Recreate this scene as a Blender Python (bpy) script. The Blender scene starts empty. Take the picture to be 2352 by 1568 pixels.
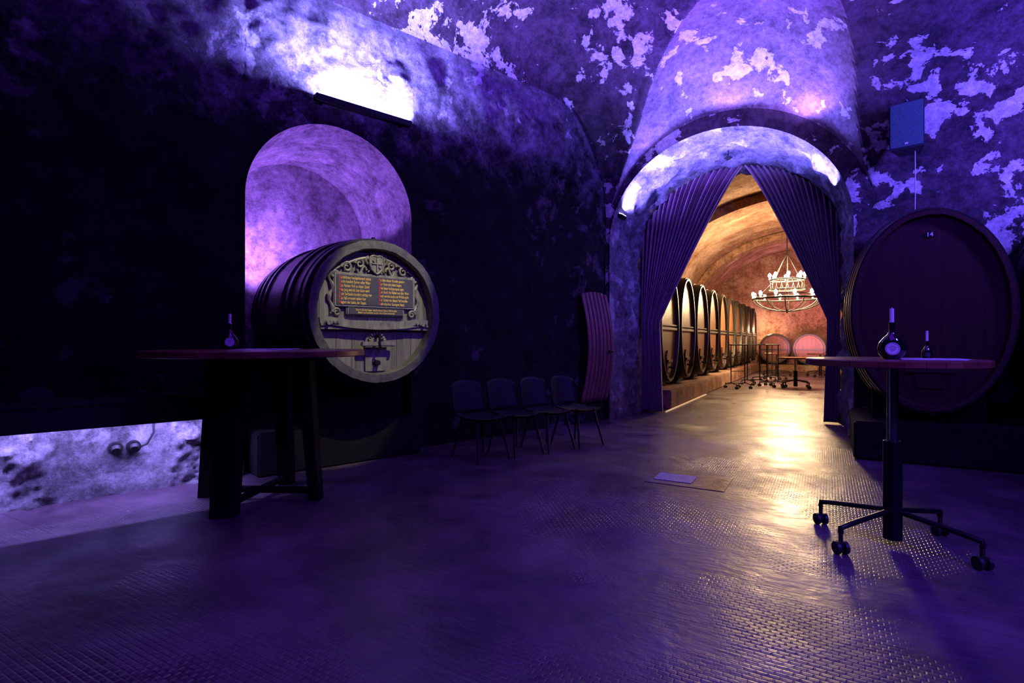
import bpy, bmesh, math, random
from math import sin, cos, pi, sqrt, radians
from mathutils import Vector, Matrix, noise
random.seed(7)
scene = bpy.context.scene
scene.view_settings.view_transform = 'Standard'
COL = scene.collection
F = 1241.3
CH = 1.23
AW = radians(41.02); AT = radians(-30.26)
W = Vector((cos(AW), sin(AW), 0)); WY = Vector((-sin(AW), cos(AW), 0))
S = Vector((cos(AT), sin(AT), 0)); T = Vector((-sin(AT), cos(AT), 0))
def PW(x, y, z=0): return W*x + WY*y + Vector((0, 0, z))
def PT(s, t, z=0): return S*s + T*t + Vector((0, 0, z))
WALLY = 5.446
ENDT = 8.1

# ------------------------------------------------------------------ materials
def new_mat(name):
    m = bpy.data.materials.new(name); m.use_nodes = True
    nt = m.node_tree; nt.nodes.clear()
    o = nt.nodes.new('ShaderNodeOutputMaterial'); b = nt.nodes.new('ShaderNodeBsdfPrincipled')
    nt.links.new(b.outputs[0], o.inputs[0])
    return m, nt, b
def ramp(nt, src, stops):
    r = nt.nodes.new('ShaderNodeValToRGB')
    e = r.color_ramp.elements
    while len(e) < len(stops): e.new(0.5)
    for i, (p, c) in enumerate(stops):
        e[i].position = p
        e[i].color = (c, c, c, 1) if isinstance(c, (int, float)) else (*c, 1)
    nt.links.new(src, r.inputs[0]); return r
def mixc(nt, fac, a, b, mode='MIX'):
    m = nt.nodes.new('ShaderNodeMix'); m.data_type = 'RGBA'; m.blend_type = mode
    for sock, v in ((m.inputs[0], fac), (m.inputs[6], a), (m.inputs[7], b)):
        if isinstance(v, bpy.types.NodeSocket): nt.links.new(v, sock)
        elif isinstance(v, (int, float)): sock.default_value = v if sock.type == 'VALUE' else (v, v, v, 1)
        else: sock.default_value = (*v, 1)
    return m.outputs[2]
def mathn(nt, op, a, b=None, c=None):
    m = nt.nodes.new('ShaderNodeMath'); m.operation = op
    for i, v in enumerate((a, b, c)):
        if v is None: continue
        if isinstance(v, bpy.types.NodeSocket): nt.links.new(v, m.inputs[i])
        else: m.inputs[i].default_value = v
    return m.outputs[0]
def coords(nt, scale=(1, 1, 1), rot=(0, 0, 0)):
    tc = nt.nodes.new('ShaderNodeTexCoord'); mp = nt.nodes.new('ShaderNodeMapping')
    mp.inputs['Scale'].default_value = scale; mp.inputs['Rotation'].default_value = rot
    nt.links.new(tc.outputs['Object'], mp.inputs[0]); return mp.outputs[0]
def noise_n(nt, vec, scale, detail=6, rough=0.6, dist=0.0):
    n = nt.nodes.new('ShaderNodeTexNoise')
    n.inputs['Scale'].default_value = scale; n.inputs['Detail'].default_value = detail
    n.inputs['Roughness'].default_value = rough; n.inputs['Distortion'].default_value = dist
    nt.links.new(vec, n.inputs['Vector']); return n.outputs[0]
def bump(nt, b, h, strength=0.5, dist=0.02):
    bn = nt.nodes.new('ShaderNodeBump'); bn.inputs['Strength'].default_value = strength
    bn.inputs['Distance'].default_value = dist
    nt.links.new(h, bn.inputs['Height']); nt.links.new(bn.outputs[0], b.inputs['Normal'])

def plain(name, col, rough=0.5, metal=0.0, bumps=0.15, var=0.25, scale=30):
    m, nt, b = new_mat(name)
    v = coords(nt); n = noise_n(nt, v, scale)
    r = ramp(nt, n, [(0.3, tuple(c*(1-var) for c in col)), (0.7, tuple(min(1, c*(1+var)) for c in col))])
    nt.links.new(r.outputs[0], b.inputs['Base Color'])
    b.inputs['Roughness'].default_value = rough; b.inputs['Metallic'].default_value = metal
    if bumps: bump(nt, b, n, bumps, 0.004)
    return m

def plaster(name, dark, mid, light, scale=1.3, lo=0.56, hi=0.60, bs=0.7, streak=(1, 1, 1), rough=0.85, big=0.6, bd=0.04, zgrad=None):
    """zgrad: (z0, z1, dark, mid, light) -> second (upper, lighter) set of colours above z1"""
    m, nt, b = new_mat(name)
    v = coords(nt, streak)
    n1 = noise_n(nt, v, scale, 12, 0.62, 0.25)
    n0 = noise_n(nt, v, scale*0.22, 3, 0.5)
    comb = mathn(nt, 'ADD', n1, mathn(nt, 'MULTIPLY', mathn(nt, 'SUBTRACT', n0, 0.5), big))
    mask = ramp(nt, comb, [(lo, 0.0), (hi, 1.0)])
    n2 = noise_n(nt, v, 3.2, 14, 0.78)
    n3 = noise_n(nt, v, 14, 10, 0.8)
    grain = ramp(nt, n3, [(0.36, 0.45), (0.62, 1.15)])
    def colset(dk, md, lt):
        base = ramp(nt, n2, [(0.36, dk), (0.62, md)])
        return mixc(nt, mask.outputs[0], base.outputs[0], lt)
    c = colset(dark, mid, light)
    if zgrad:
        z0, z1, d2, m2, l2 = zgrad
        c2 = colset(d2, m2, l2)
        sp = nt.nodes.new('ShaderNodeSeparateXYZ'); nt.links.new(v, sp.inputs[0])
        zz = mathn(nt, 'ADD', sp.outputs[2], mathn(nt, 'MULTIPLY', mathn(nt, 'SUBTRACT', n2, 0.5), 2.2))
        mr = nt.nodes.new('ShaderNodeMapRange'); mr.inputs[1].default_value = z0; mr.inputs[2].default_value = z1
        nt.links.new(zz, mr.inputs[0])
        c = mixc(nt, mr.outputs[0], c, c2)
    c = mixc(nt, 1.0, c, grain.outputs[0], 'MULTIPLY')
    nt.links.new(c, b.inputs['Base Color'])
    b.inputs['Roughness'].default_value = rough
    b.inputs['Specular IOR Level'].default_value = 0.2
    h = mathn(nt, 'ADD', mathn(nt, 'MULTIPLY', n3, 0.9), mathn(nt, 'MULTIPLY', n2, 1.6))
    h = mathn(nt, 'ADD', h, mathn(nt, 'MULTIPLY', mask.outputs[0], -0.25))
    bump(nt, b, h, bs, bd)
    return m

def wood(name, c1, c2, grain=(14, 14, 0.8), plank=0.0, axis=0, rough=0.45, bs=0.25, off=0.0, seamd=0.25):
    m, nt, b = new_mat(name)
    v = coords(nt, grain)
    n = noise_n(nt, v, 2.0, 8, 0.65, 0.4)
    r = ramp(nt, n, [(0.3, c1), (0.7, c2)])
    col = r.outputs[0]; h = n
    if plank:
        tc = nt.nodes.new('ShaderNodeTexCoord'); sp = nt.nodes.new('ShaderNodeSeparateXYZ')
        nt.links.new(tc.outputs['Object'], sp.inputs[0])
        q = mathn(nt, 'ADD', mathn(nt, 'DIVIDE', sp.outputs[axis], plank), 50.5+off)
        fr = mathn(nt, 'FRACT', q)
        edge = mathn(nt, 'ABSOLUTE', mathn(nt, 'SUBTRACT', fr, 0.5))
        seam = ramp(nt, edge, [(0.475, 1.0), (0.492, 0.0)])
        fl = mathn(nt, 'FLOOR', q)
        wn = nt.nodes.new('ShaderNodeTexWhiteNoise'); wn.noise_dimensions = '1D'
        nt.links.new(fl, wn.inputs['W'])
        tint = ramp(nt, wn.outputs[0], [(0, 0.7), (1, 1.1)])
        col = mixc(nt, 1.0, col, tint.outputs[0], 'MULTIPLY')
        col = mixc(nt, 1.0, col, ramp(nt, seam.outputs[0], [(0, seamd), (1, 1.0)]).outputs[0], 'MULTIPLY')
        h = mathn(nt, 'ADD', mathn(nt, 'MULTIPLY', n, 0.4), mathn(nt, 'MULTIPLY', seam.outputs[0], 0.6))
    nt.links.new(col, b.inputs['Base Color']); b.inputs['Roughness'].default_value = rough
    bump(nt, b, h, bs, 0.01)
    return m

def emis(name, col, st):
    m, nt, b = new_mat(name)
    b.inputs['Base Color'].default_value = (*col, 1)
    b.inputs['Emission Color'].default_value = (*col, 1); b.inputs['Emission Strength'].default_value = st
    return m

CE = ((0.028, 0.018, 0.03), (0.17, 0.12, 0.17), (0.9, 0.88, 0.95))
M_WALL = plaster('soot_wall_painted_wash', (0.002, 0.002, 0.003), (0.028, 0.021, 0.027), (0.12, 0.095, 0.12), 3.4, 0.60, 0.66, 1.0,
                 zgrad=(3.35, 4.3, (0.04, 0.036, 0.045), (0.36, 0.33, 0.40), (0.75, 0.75, 0.85)))  # sooty below; upper wall painted lighter to strengthen the lamp wash
M_CEIL = plaster('flaking_ceiling', *CE, 3.3, 0.575, 0.590, 1.0, big=0.75)
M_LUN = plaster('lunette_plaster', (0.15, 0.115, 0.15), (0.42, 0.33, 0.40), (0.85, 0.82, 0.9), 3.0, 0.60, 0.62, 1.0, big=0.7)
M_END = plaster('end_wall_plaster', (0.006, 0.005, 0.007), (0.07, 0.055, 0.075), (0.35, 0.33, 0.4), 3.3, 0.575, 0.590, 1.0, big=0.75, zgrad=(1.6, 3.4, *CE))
M_NICHE = plaster('niche_plaster', (0.006, 0.005, 0.006), (0.015, 0.013, 0.015), (0.01, 0.01, 0.01), 2.2, 0.60, 0.72, 0.6, zgrad=(1.0, 1.6, (0.14, 0.10, 0.15), (0.50, 0.40, 0.50), (0.10, 0.08, 0.10)))  # shade painted in: plaster colour darkened low in the niche
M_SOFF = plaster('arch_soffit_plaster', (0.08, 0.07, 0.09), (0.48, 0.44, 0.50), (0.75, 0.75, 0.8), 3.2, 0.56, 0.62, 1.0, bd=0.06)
M_FARW = plaster('cellar_warm_plaster', (0.14, 0.065, 0.045), (0.42, 0.23, 0.15), (0.5, 0.34, 0.26), 1.0, 0.5, 0.66, 0.5)
M_RUBBLE = plaster('rubble_stone', (0.07, 0.06, 0.065), (0.45, 0.42, 0.45), (0.65, 0.62, 0.65), 2.6, 0.5, 0.62, 1.0)
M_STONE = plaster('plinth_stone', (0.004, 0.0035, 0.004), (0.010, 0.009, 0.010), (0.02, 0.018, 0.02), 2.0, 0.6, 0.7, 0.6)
M_BLACK = plain('black_metal', (0.012, 0.012, 0.014), 0.4, 0.6, 0.05)
M_IRON = plain('dark_iron', (0.03, 0.03, 0.032), 0.45, 0.8, 0.2)
M_CHROME = plain('brushed_chrome', (0.35, 0.36, 0.38), 0.25, 1.0, 0.02, 0.05)
M_RUBBER = plain('black_rubber', (0.01, 0.01, 0.01), 0.5)
M_BODY = wood('dark_barrel_staves', (0.007, 0.006, 0.005), (0.024, 0.02, 0.018), (10, 0.7, 10), 0, 0, 0.5, 0.3)
M_HOOPD = plain('dark_hoop', (0.016, 0.014, 0.014), 0.42, 0.3, 0.15)
M_HEADG = wood('grey_carved_oak', (0.085, 0.082, 0.050), (0.23, 0.22, 0.15), (16, 4, 1.0), 0.16, 0, 0.55, 0.45)
M_CARVE = wood('carved_oak', (0.08, 0.077, 0.047), (0.25, 0.24, 0.165), (8, 8, 3), 0, 0, 0.5, 0.4)
M_RIM = wood('barrel_chime_oak', (0.03, 0.031, 0.022), (0.10, 0.097, 0.068), (8, 8, 8), 0, 0, 0.5, 0.4)
M_HEADR = wood('red_brown_barrel_head', (0.020, 0.004, 0.002), (0.048, 0.009, 0.004), (14, 4, 0.6), 0.17, 0, 0.42, 0.2, 0, 0.6)
M_BODYR = wood('red_brown_staves', (0.02, 0.005, 0.003), (0.045, 0.011, 0.007), (9, 0.7, 9), 0, 0, 0.45, 0.3)
M_HEADO = wood('orange_oak_head', (0.16, 0.068, 0.026), (0.38, 0.18, 0.07), (12, 3, 0.6), 0.18, 0, 0.4, 0.25)
M_HEADRR = wood('red_oak_head', (0.09, 0.026, 0.009), (0.20, 0.065, 0.024), (12, 3, 0.6), 0.15, 0, 0.45, 0.25)
M_RIMB = plain('black_chime', (0.025, 0.02, 0.018), 0.4, 0.1)
M_TTOP = wood('red_butcher_block', (0.10, 0.028, 0.018), (0.27, 0.085, 0.055), (3, 3, 10), 0.09, 0, 0.3, 0.1)
M_TLEG = wood('black_stained_wood', (0.003, 0.003, 0.004), (0.006, 0.0055, 0.007), (12, 12, 1), 0, 0, 0.85, 0.15)
M_TLEG.node_tree.nodes['Principled BSDF'].inputs['Specular IOR Level'].default_value = 0.1
M_BENCH = wood('dark_bench_wood', (0.004, 0.004, 0.005), (0.011, 0.01, 0.012), (0.8, 12, 12), 0, 0, 0.5, 0.2)
M_CHAIR = plain('black_chair_shell', (0.004, 0.004, 0.006), 0.6, 0, 0.05)
M_CHAIR.node_tree.nodes['Principled BSDF'].inputs['Specular IOR Level'].default_value = 0.3
M_DOOR = wood('red_door_planks', (0.10, 0.03, 0.028), (0.24, 0.075, 0.07), (16, 4, 0.8), 0, 0, 0.45, 0.5)
M_CURT = plain('aubergine_velvet', (0.15, 0.045, 0.12), 0.75, 0, 0.1, 0.3, 12)
M_CURT.node_tree.nodes['Principled BSDF'].inputs['Sheen Weight'].default_value = 0.3
M_PANEL = plain('inscription_board', (0.05, 0.048, 0.042), 0.5, 0, 0.1)
M_YEL = plain('yellow_lettering', (0.75, 0.52, 0.08), 0.5, 0, 0)
M_RED = plain('red_lettering', (0.6, 0.04, 0.03), 0.5, 0, 0)
M_WHITE = plain('white_label_paper', (0.75, 0.75, 0.78), 0.6, 0, 0, 0.03)
M_WAX = plain('white_wax', (0.9, 0.88, 0.86), 0.4, 0, 0, 0.03)
M_WAX.node_tree.nodes['Principled BSDF'].inputs['Subsurface Weight'].default_value = 0.2
M_PAPER = plain('paper_sheet', (0.55, 0.55, 0.6), 0.7, 0, 0, 0.05)
M_INK = plain('dark_ink', (0.03, 0.04, 0.08), 0.6, 0, 0)
M_SPK = plain('speaker_shell', (0.02, 0.03, 0.045), 0.5, 0, 0.05)
M_GRAY = plain('grey_cable', (0.30, 0.30, 0.36), 0.5, 0.2, 0.05, 0.05)
M_BULB = emis('warm_bulb', (1.0, 0.74, 0.40), 200)
M_LEDV = emis('blue_led', (0.4, 0.38, 1.0), 14)
M_LEDW = emis('warm_led', (1.0, 0.7, 0.4), 0.4)
m, nt, b = new_mat('dark_bottle_glass')
b.inputs['Base Color'].default_value = (0.006, 0.012, 0.008, 1); b.inputs['Roughness'].default_value = 0.06
b.inputs['Coat Weight'].default_value = 0.5
nn = noise_n(nt, coords(nt), 8); bump(nt, b, nn, 0.03, 0.003); M_GLASS = m
m, nt, b = new_mat('speaker_grille')
v = coords(nt); vo = nt.nodes.new('ShaderNodeTexVoronoi'); vo.inputs['Scale'].default_value = 130
nt.links.new(v, vo.inputs['Vector'])
r = ramp(nt, vo.outputs[0], [(0.2, (0.01, 0.03, 0.035)), (0.5, (0.06, 0.16, 0.18))])
nt.links.new(r.outputs[0], b.inputs['Base Color']); b.inputs['Roughness'].default_value = 0.5; M_GRILLE = m
m, nt, b = new_mat('printed_plate')
ck = nt.nodes.new('ShaderNodeTexBrick'); nt.links.new(coords(nt), ck.inputs['Vector'])
ck.inputs['Scale'].default_value = 1.0; ck.inputs['Brick Width'].default_value = 0.03; ck.inputs['Row Height'].default_value = 0.035
ck.inputs['Mortar Size'].default_value = 0.006
ck.inputs['Color1'].default_value = (.10, .14, .5, 1); ck.inputs['Color2'].default_value = (.30, .32, .5, 1); ck.inputs['Mortar'].default_value = (.42, .42, .46, 1)
nt.links.new(ck.outputs[0], b.inputs['Base Color']); M_PRINT = m
def floor_mat(name, k):
    m, nt, b = new_mat(name)
    v = coords(nt, (1, 1, 1), (0, 0, -AT))
    br = nt.nodes.new('ShaderNodeTexBrick'); nt.links.new(v, br.inputs['Vector'])
    br.inputs['Scale'].default_value = 1.0; br.inputs['Brick Width'].default_value = 0.042; br.inputs['Row Height'].default_value = 0.026
    br.inputs['Mortar Size'].default_value = 0.006; br.inputs['Mortar Smooth'].default_value = 1.0
    br.inputs['Color1'].default_value = (1, 1, 1, 1); br.inputs['Color2'].default_value = (.75, .75, .75, 1); br.inputs['Mortar'].default_value = (0, 0, 0, 1)
    mp = nt.nodes.new('ShaderNodeMapping'); mp.inputs['Scale'].default_value = (9, 26, 1); nt.links.new(v, mp.inputs[0])
    rip = noise_n(nt, mp.outputs[0], 1.0, 3, 0.5, 0.2)
    big = noise_n(nt, v, 0.9, 8, 0.6, 0.5)
    mid = noise_n(nt, v, 3.0, 10, 0.6, 0.3)
    c1 = ramp(nt, big, [(0.35, (0.05*k, 0.03*k, 0.045*k)), (0.65, (0.14*k, 0.085*k, 0.12*k))])
    c = mixc(nt, 0.6, c1.outputs[0], ramp(nt, mid, [(0.35, 0.35), (0.7, 1.3)]).outputs[0], 'MULTIPLY')
    bw = nt.nodes.new('ShaderNodeTexBrick'); nt.links.new(v, bw.inputs['Vector'])
    bw.inputs['Scale'].default_value = 1.0; bw.inputs['Brick Width'].default_value = 1.1; bw.inputs['Row Height'].default_value = 0.5
    bw.inputs['Mortar Size'].default_value = 0.006
    bw.inputs['Color1'].default_value = (1, 1, 1, 1); bw.inputs['Color2'].default_value = (.84, .84, .84, 1); bw.inputs['Mortar'].default_value = (.7, .7, .7, 1)
    c = mixc(nt, 1.0, c, bw.outputs[0], 'MULTIPLY')
    nt.links.new(c, b.inputs['Base Color'])
    rr = ramp(nt, noise_n(nt, v, 1.2, 8, 0.7, 0.6), [(0.36, 0.26), (0.62, 0.50)])
    nt.links.new(rr.outputs[0], b.inputs['Roughness'])
    b.inputs['Specular IOR Level'].default_value = 0.62
    wear = ramp(nt, noise_n(nt, v, 0.7, 4), [(0.44, 0.0), (0.62, 1.0)])
    h = mathn(nt, 'ADD', mathn(nt, 'MULTIPLY', mathn(nt, 'MULTIPLY', br.outputs[0], wear.outputs[0]), 0.30), mathn(nt, 'MULTIPLY', mid, 0.9))
    h = mathn(nt, 'ADD', h, mathn(nt, 'MULTIPLY', rip, 0.35))
    bump(nt, b, h, 0.8, 0.013)
    return m
M_FLOOR = floor_mat('worn_block_floor', 1.0)
M_HATCH = floor_mat('hatch_concrete', 1.35)

# ------------------------------------------------------------------ mesh builder
class MB:
    def __init__(s): s.v = []; s.f = []
    def add(s, vs, fs):
        o = len(s.v); s.v += [Vector(p) for p in vs]; s.f += [tuple(i+o for i in f) for f in fs]; return s
    def box(s, c, size, rot=None, bev=0.0):
        bm = bmesh.new(); bmesh.ops.create_cube(bm, size=1)
        for v in bm.verts: v.co = Vector((v.co.x*size[0], v.co.y*size[1], v.co.z*size[2]))
        if bev: bmesh.ops.bevel(bm, geom=list(bm.edges), offset=bev, segments=2, affect='EDGES')
        R = rot if rot is not None else Matrix.Identity(3)
        bm.verts.ensure_lookup_table()
        vs = [R @ v.co + Vector(c) for v in bm.verts]; fs = [[v.index for v in f.verts] for f in bm.faces]
        bm.free(); return s.add(vs, fs)
    def tube(s, pts, r, n=10, closed=False, flat=None):
        pts = [Vector(p) for p in pts]; m = len(pts)
        rs = r if isinstance(r, (list, tuple)) else [r]*m
        vs = []; fs = []; up = None
        for i, p in enumerate(pts):
            if closed: d = pts[(i+1) % m]-pts[i-1]
            else: d = pts[min(i+1, m-1)]-pts[max(i-1, 0)]
            d.normalize()
            if up is None:
                up = Vector((0, 0, 1)) if abs(d.z) < 0.9 else Vector((1, 0, 0))
            a = d.cross(up)
            if a.length < 1e-5: a = d.cross(Vector((0, 1, 0)))
            a.normalize(); bb = a.cross(d).normalized(); up = bb
            for k in range(n):
                th = 2*pi*k/n
                vs.append(p + a*cos(th)*rs[i] + bb*sin(th)*rs[i])
        for i in range(m if closed else m-1):
            j = (i+1) % m
            for k in range(n):
                fs.append((i*n+k, i*n+(k+1) % n, j*n+(k+1) % n, j*n+k))
        if not closed:
            fs.append(tuple(range(n))[::-1]); fs.append(tuple((m-1)*n+k for k in range(n)))
        return s.add(vs, fs)
    def lathe(s, prof, n=24, c=(0, 0, 0), fy=None):
        c = Vector(c); vs = []; fs = []
        for (r, z) in prof:
            for k in range(n):
                th = 2*pi*k/n; ky = fy(z) if fy else 1
                vs.append(c+Vector((r*cos(th), r*sin(th)*ky, z)))
        for i in range(len(prof)-1):
            for k in range(n):
                fs.append((i*n+k, i*n+(k+1) % n, (i+1)*n+(k+1) % n, (i+1)*n+k))
        fs.append(tuple(range(n))[::-1]); fs.append(tuple((len(prof)-1)*n+k for k in range(n)))
        return s.add(vs, fs)
    def extr(s, poly, y0, y1):   # polygon in xz extruded along y
        n = len(poly)
        vs = [(x, y0, z) for x, z in poly]+[(x, y1, z) for x, z in poly]
        fs = [tuple(range(n)), tuple(range(n, 2*n))[::-1]]+[(i, i+n, (i+1) % n+n, (i+1) % n) for i in range(n)]
        return s.add(vs, fs)
    def grid(s, fn, nu, nv):
        vs = [fn(i/nu, j/nv) for i in range(nu+1) for j in range(nv+1)]
        fs = [(i*(nv+1)+j, (i+1)*(nv+1)+j, (i+1)*(nv+1)+j+1, i*(nv+1)+j+1) for i in range(nu) for j in range(nv)]
        return s.add(vs, fs)
    def obj(s, name, mat, parent=None, smooth=False, loc=(0, 0, 0), rz=0.0, label=None, fix=True):
        me = bpy.data.meshes.new(name); me.from_pydata([tuple(v) for v in s.v], [], s.f); me.update()
        if fix:
            bm = bmesh.new(); bm.from_mesh(me); bmesh.ops.recalc_face_normals(bm, faces=bm.faces); bm.to_mesh(me); bm.free()
        me.materials.append(mat)
        if smooth:
            for p in me.polygons: p.use_smooth = True
            try: me.set_sharp_from_angle(angle=radians(38))
            except Exception: pass
        o = bpy.data.objects.new(name, me); COL.objects.link(o)
        o.location = loc; o.rotation_euler = (0, 0, rz)
        if parent: o.parent = parent
        if label: o['label'] = label
        return o
def root(name, label, cat, loc, rz=0.0, group=None):
    o = bpy.data.objects.new(name, None); COL.objects.link(o); o.empty_display_size = 0.1
    o.location = loc; o.rotation_euler = (0, 0, rz); o['label'] = label; o['category'] = cat
    if group: o['group'] = group
    return o
def meta(o, label, cat, group=None):
    o['label'] = label; o['category'] = cat
    if group: o['group'] = group
    return o
def struct(o): o['kind'] = 'structure'; return o
def copy_tree(src, loc, rz, scale=None, label=None, skip=()):
    n = src.copy(); COL.objects.link(n); n.location = loc; n.rotation_euler = (0, 0, rz)
    if scale: n.scale = scale
    if label: n['label'] = label
    def rec(a, b):
        for ch in [c for c in bpy.data.objects if c.parent == a]:
            if ch.name.split('.')[0] in skip: continue
            k = ch.copy(); COL.objects.link(k); k.parent = b; rec(ch, k)
    rec(src, n)
    return n
def circ(r, n, z=0, c=(0, 0)): return [(c[0]+r*cos(2*pi*i/n), c[1]+r*sin(2*pi*i/n), z) for i in range(n)]

# ------------------------------------------------------------------ camera
cam = bpy.data.cameras.new('camera'); cam.lens = 19; cam.sensor_width = 36; cam.clip_end = 200
co = bpy.data.objects.new('camera', cam); COL.objects.link(co)
co.location = (0, 0, CH); co.rotation_euler = (pi/2, 0, 0); scene.camera = co

# ------------------------------------------------------------------ room shell
def smin(a, b, k):
    h = max(k-abs(a-b), 0)/k
    return min(a, b)-h*h*k*0.25
def sstep(x):
    x = max(0, min(1, x)); return x*x*(3-2*x)
def zparts(p):
    yl = p.dot(WY); t = p.dot(T); s = p.dot(S)
    dl = max(0, WALLY-yl); d = max(0, ENDT-t)
    zl = 4.75+1.9*sqrt(1-(1-min(dl, 4.7)/4.7)**2)
    de = d*(1-0.55*sstep((s+2.5)/2.8))
    ze = 3.05+3.5*sqrt(1-(1-min(de, 6.5)/6.5)**2)
    z = smin(zl, ze, 0.35)
    sc = -1.25+0.18*d; hw = 1.82
    q = (s-sc)/hw
    zlun = -1
    if abs(q) < 1 and d < 6:
        A = 1.88+0.80*min(d, 1.3)/1.3*(2-min(d, 1.3)/1.3)*0.9
        zlun = 2.6+A*sqrt(1-q*q)
    return z, zlun
def zceil(p):
    return max(zparts(p))
def fr(p, sc, o=3):
    return noise.fractal(p*sc, 1.0, 2.0, o)

def wall_arch(name, pfn, x0, x1, topfn, arches, mat, disp, nrm, step=0.09, rows=46):
    """columns along x; arches: (c,hw,spring,rise)"""
    mb = MB(); segs = []; x = x0
    for a in sorted(arches):
        segs.append((x, a[0]-a[1], None)); segs.append((a[0]-a[1], a[0]+a[1], a)); x = a[0]+a[1]
    segs.append((x, x1, None))
    for (xa, xb, a) in segs:
        n = max(2, int((xb-xa)/step))
        if a: n = 40
        def fn(u, v):
            if a:
                q = -cos(pi*u); xx = a[0]+a[1]*q; zb = a[2]+a[3]*sqrt(max(0, 1-q*q))
            else:
                xx = xa+(xb-xa)*u; zb = -0.02
            zt = topfn(xx)
            z = zb+(zt-zb)*v
            p = pfn(xx, z)
            e = 1.0
            for (c, h, sp, ri) in arches:
                dx = abs(xx-c)
                if z < sp: ed = abs(dx-h)
                else: ed = abs(sqrt((dx/h)**2+((z-sp)/ri)**2)-1)*h
                e = min(e, ed/0.25)
            e = min(e, (zt-z)/0.3+0.02, 1.0)
            return p+nrm*disp(p)*max(0, min(1, e))
        mb.grid(fn, n, rows)
    o = mb.obj(name, mat, smooth=True); struct(o); return o

def dwall(p):
    d = 0.07*fr(p, 1.1)+0.03*fr(p, 4)
    if p.z < 0.85: d = min(d, 0.04)
    return d
NW = -WY
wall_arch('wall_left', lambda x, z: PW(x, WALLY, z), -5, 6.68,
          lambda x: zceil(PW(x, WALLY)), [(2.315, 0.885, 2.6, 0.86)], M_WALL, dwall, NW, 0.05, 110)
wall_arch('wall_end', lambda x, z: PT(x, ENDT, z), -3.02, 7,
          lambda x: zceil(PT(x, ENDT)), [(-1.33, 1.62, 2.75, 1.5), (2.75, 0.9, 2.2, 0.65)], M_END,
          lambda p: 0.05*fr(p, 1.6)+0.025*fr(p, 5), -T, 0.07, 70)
def rub(name, xa, xb, amp, sc, mat):
    mb = MB()
    def fn(u, v):
        x = xa+(xb-xa)*u; z = -0.01+0.80*v
        p = PW(x, WALLY-0.075, z)
        d = amp*(abs(fr(p, sc, 5))*1.4)+0.4*amp*fr(p, sc*3, 3)
        e = min(1, min(u, 1-u)*8, (1-v)*10)
        return p+NW*max(-0.02, d)*max(0, e)
    mb.grid(fn, int((xb-xa)/0.02), 40)
    return struct(mb.obj(name, mat, smooth=True))
rub('trim_1', -1.6, 0.17, 0.09, 2.6, M_RUBBLE)
rub('trim_2', 0.17, 0.80, 0.012, 2.0, M_RUBBLE)
rub('trim_3', 0.80, 1.40, 0.09, 3.0, M_RUBBLE)

def niche(name, pf, c, hw, sp, ri, y0, dep, mat, shrink=0.0, back=True, amp=0.02, backmat=None):
    mb = MB(); n = 48
    def outline(k):
        if k < 0.25: return (-hw, sp*k/0.25)
        if k > 0.75: return (hw, sp*(1-k)/0.25)
        th = pi*(k-0.25)/0.5
        return (-hw*cos(th), sp+ri*sin(th))
    def fn(u, v):
        x, z = outline(u); y = y0+dep*v
        k = 1-shrink*v
        p = pf(c+x*k, y, z*k)
        cen = pf(c, y, min(z, sp))
        dd = (cen-p); dd = dd.normalized() if dd.length > 0.01 else Vector((0, 0, 0))
        return p+dd*amp*abs(fr(p, 3, 4))*min(1, v*6)*1.6
    mb.grid(fn, n*2, 24)
    o = struct(mb.obj(name, mat, smooth=True))
    if back:
        mb = MB()
        def fb(u, v):
            q = -cos(pi*u); x = hw*q*(1-shrink); z = (sp+ri*sqrt(max(0, 1-q*q)))*(1-shrink)*v
            p = pf(c+x, y0+dep-0.01, z)
            return p
        mb.grid(fb, 30, 30)
        struct(mb.obj(name+'_back', backmat or mat, smooth=True))
    return o
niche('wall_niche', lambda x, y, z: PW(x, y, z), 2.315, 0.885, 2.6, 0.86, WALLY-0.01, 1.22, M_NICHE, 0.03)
niche('wall_archway', lambda x, y, z: PT(x, y, z), -1.33, 1.62, 2.75, 1.5, ENDT-0.01, 1.62, M_SOFF, 0.045, False, 0.09)
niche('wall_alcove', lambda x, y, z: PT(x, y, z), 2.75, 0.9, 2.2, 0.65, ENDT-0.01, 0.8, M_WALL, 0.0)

# ceiling
mb = MB(); NU, NV = 300, 320; LUNF = []
def fc(u, v):
    yl = WALLY-9.6*(u**1.8)
    wend = (ENDT-yl*WY.dot(T))/W.dot(T)
    wl = wend-11.5*(v**1.8)
    p = PW(wl, yl)
    a, l = zparts(p)
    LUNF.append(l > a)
    z = max(a, l)
    e = min(1, u*12, v*12)
    z += (0.07*fr(p, 1.1)+0.03*fr(p, 4))*e*(0.4 if l > a-0.1 else 1)
    p.z = z; return p
mb.grid(fc, NU, NV)
co_ = mb.obj('ceiling', M_CEIL, smooth=True, fix=False); struct(co_)
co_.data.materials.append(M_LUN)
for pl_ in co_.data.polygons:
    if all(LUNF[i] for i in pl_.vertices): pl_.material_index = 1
def quad(name, pts, mat):
    mb = MB()
    a, b_, c, d = [Vector(p) for p in pts]
    mb.grid(lambda u, v: (a*(1-u)+b_*u)*(1-v)+(d*(1-u)+c*u)*v, 8, 8)
    return struct(mb.obj(name, mat))
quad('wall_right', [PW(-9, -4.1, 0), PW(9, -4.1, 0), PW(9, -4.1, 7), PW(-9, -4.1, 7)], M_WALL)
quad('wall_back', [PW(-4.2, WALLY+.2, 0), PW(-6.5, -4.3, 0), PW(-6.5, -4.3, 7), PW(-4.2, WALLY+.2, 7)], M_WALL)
quad('floor', [(-12, -9, 0), (26, -9, 0), (26, 32, 0), (-12, 32, 0)], M_FLOOR)

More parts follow.
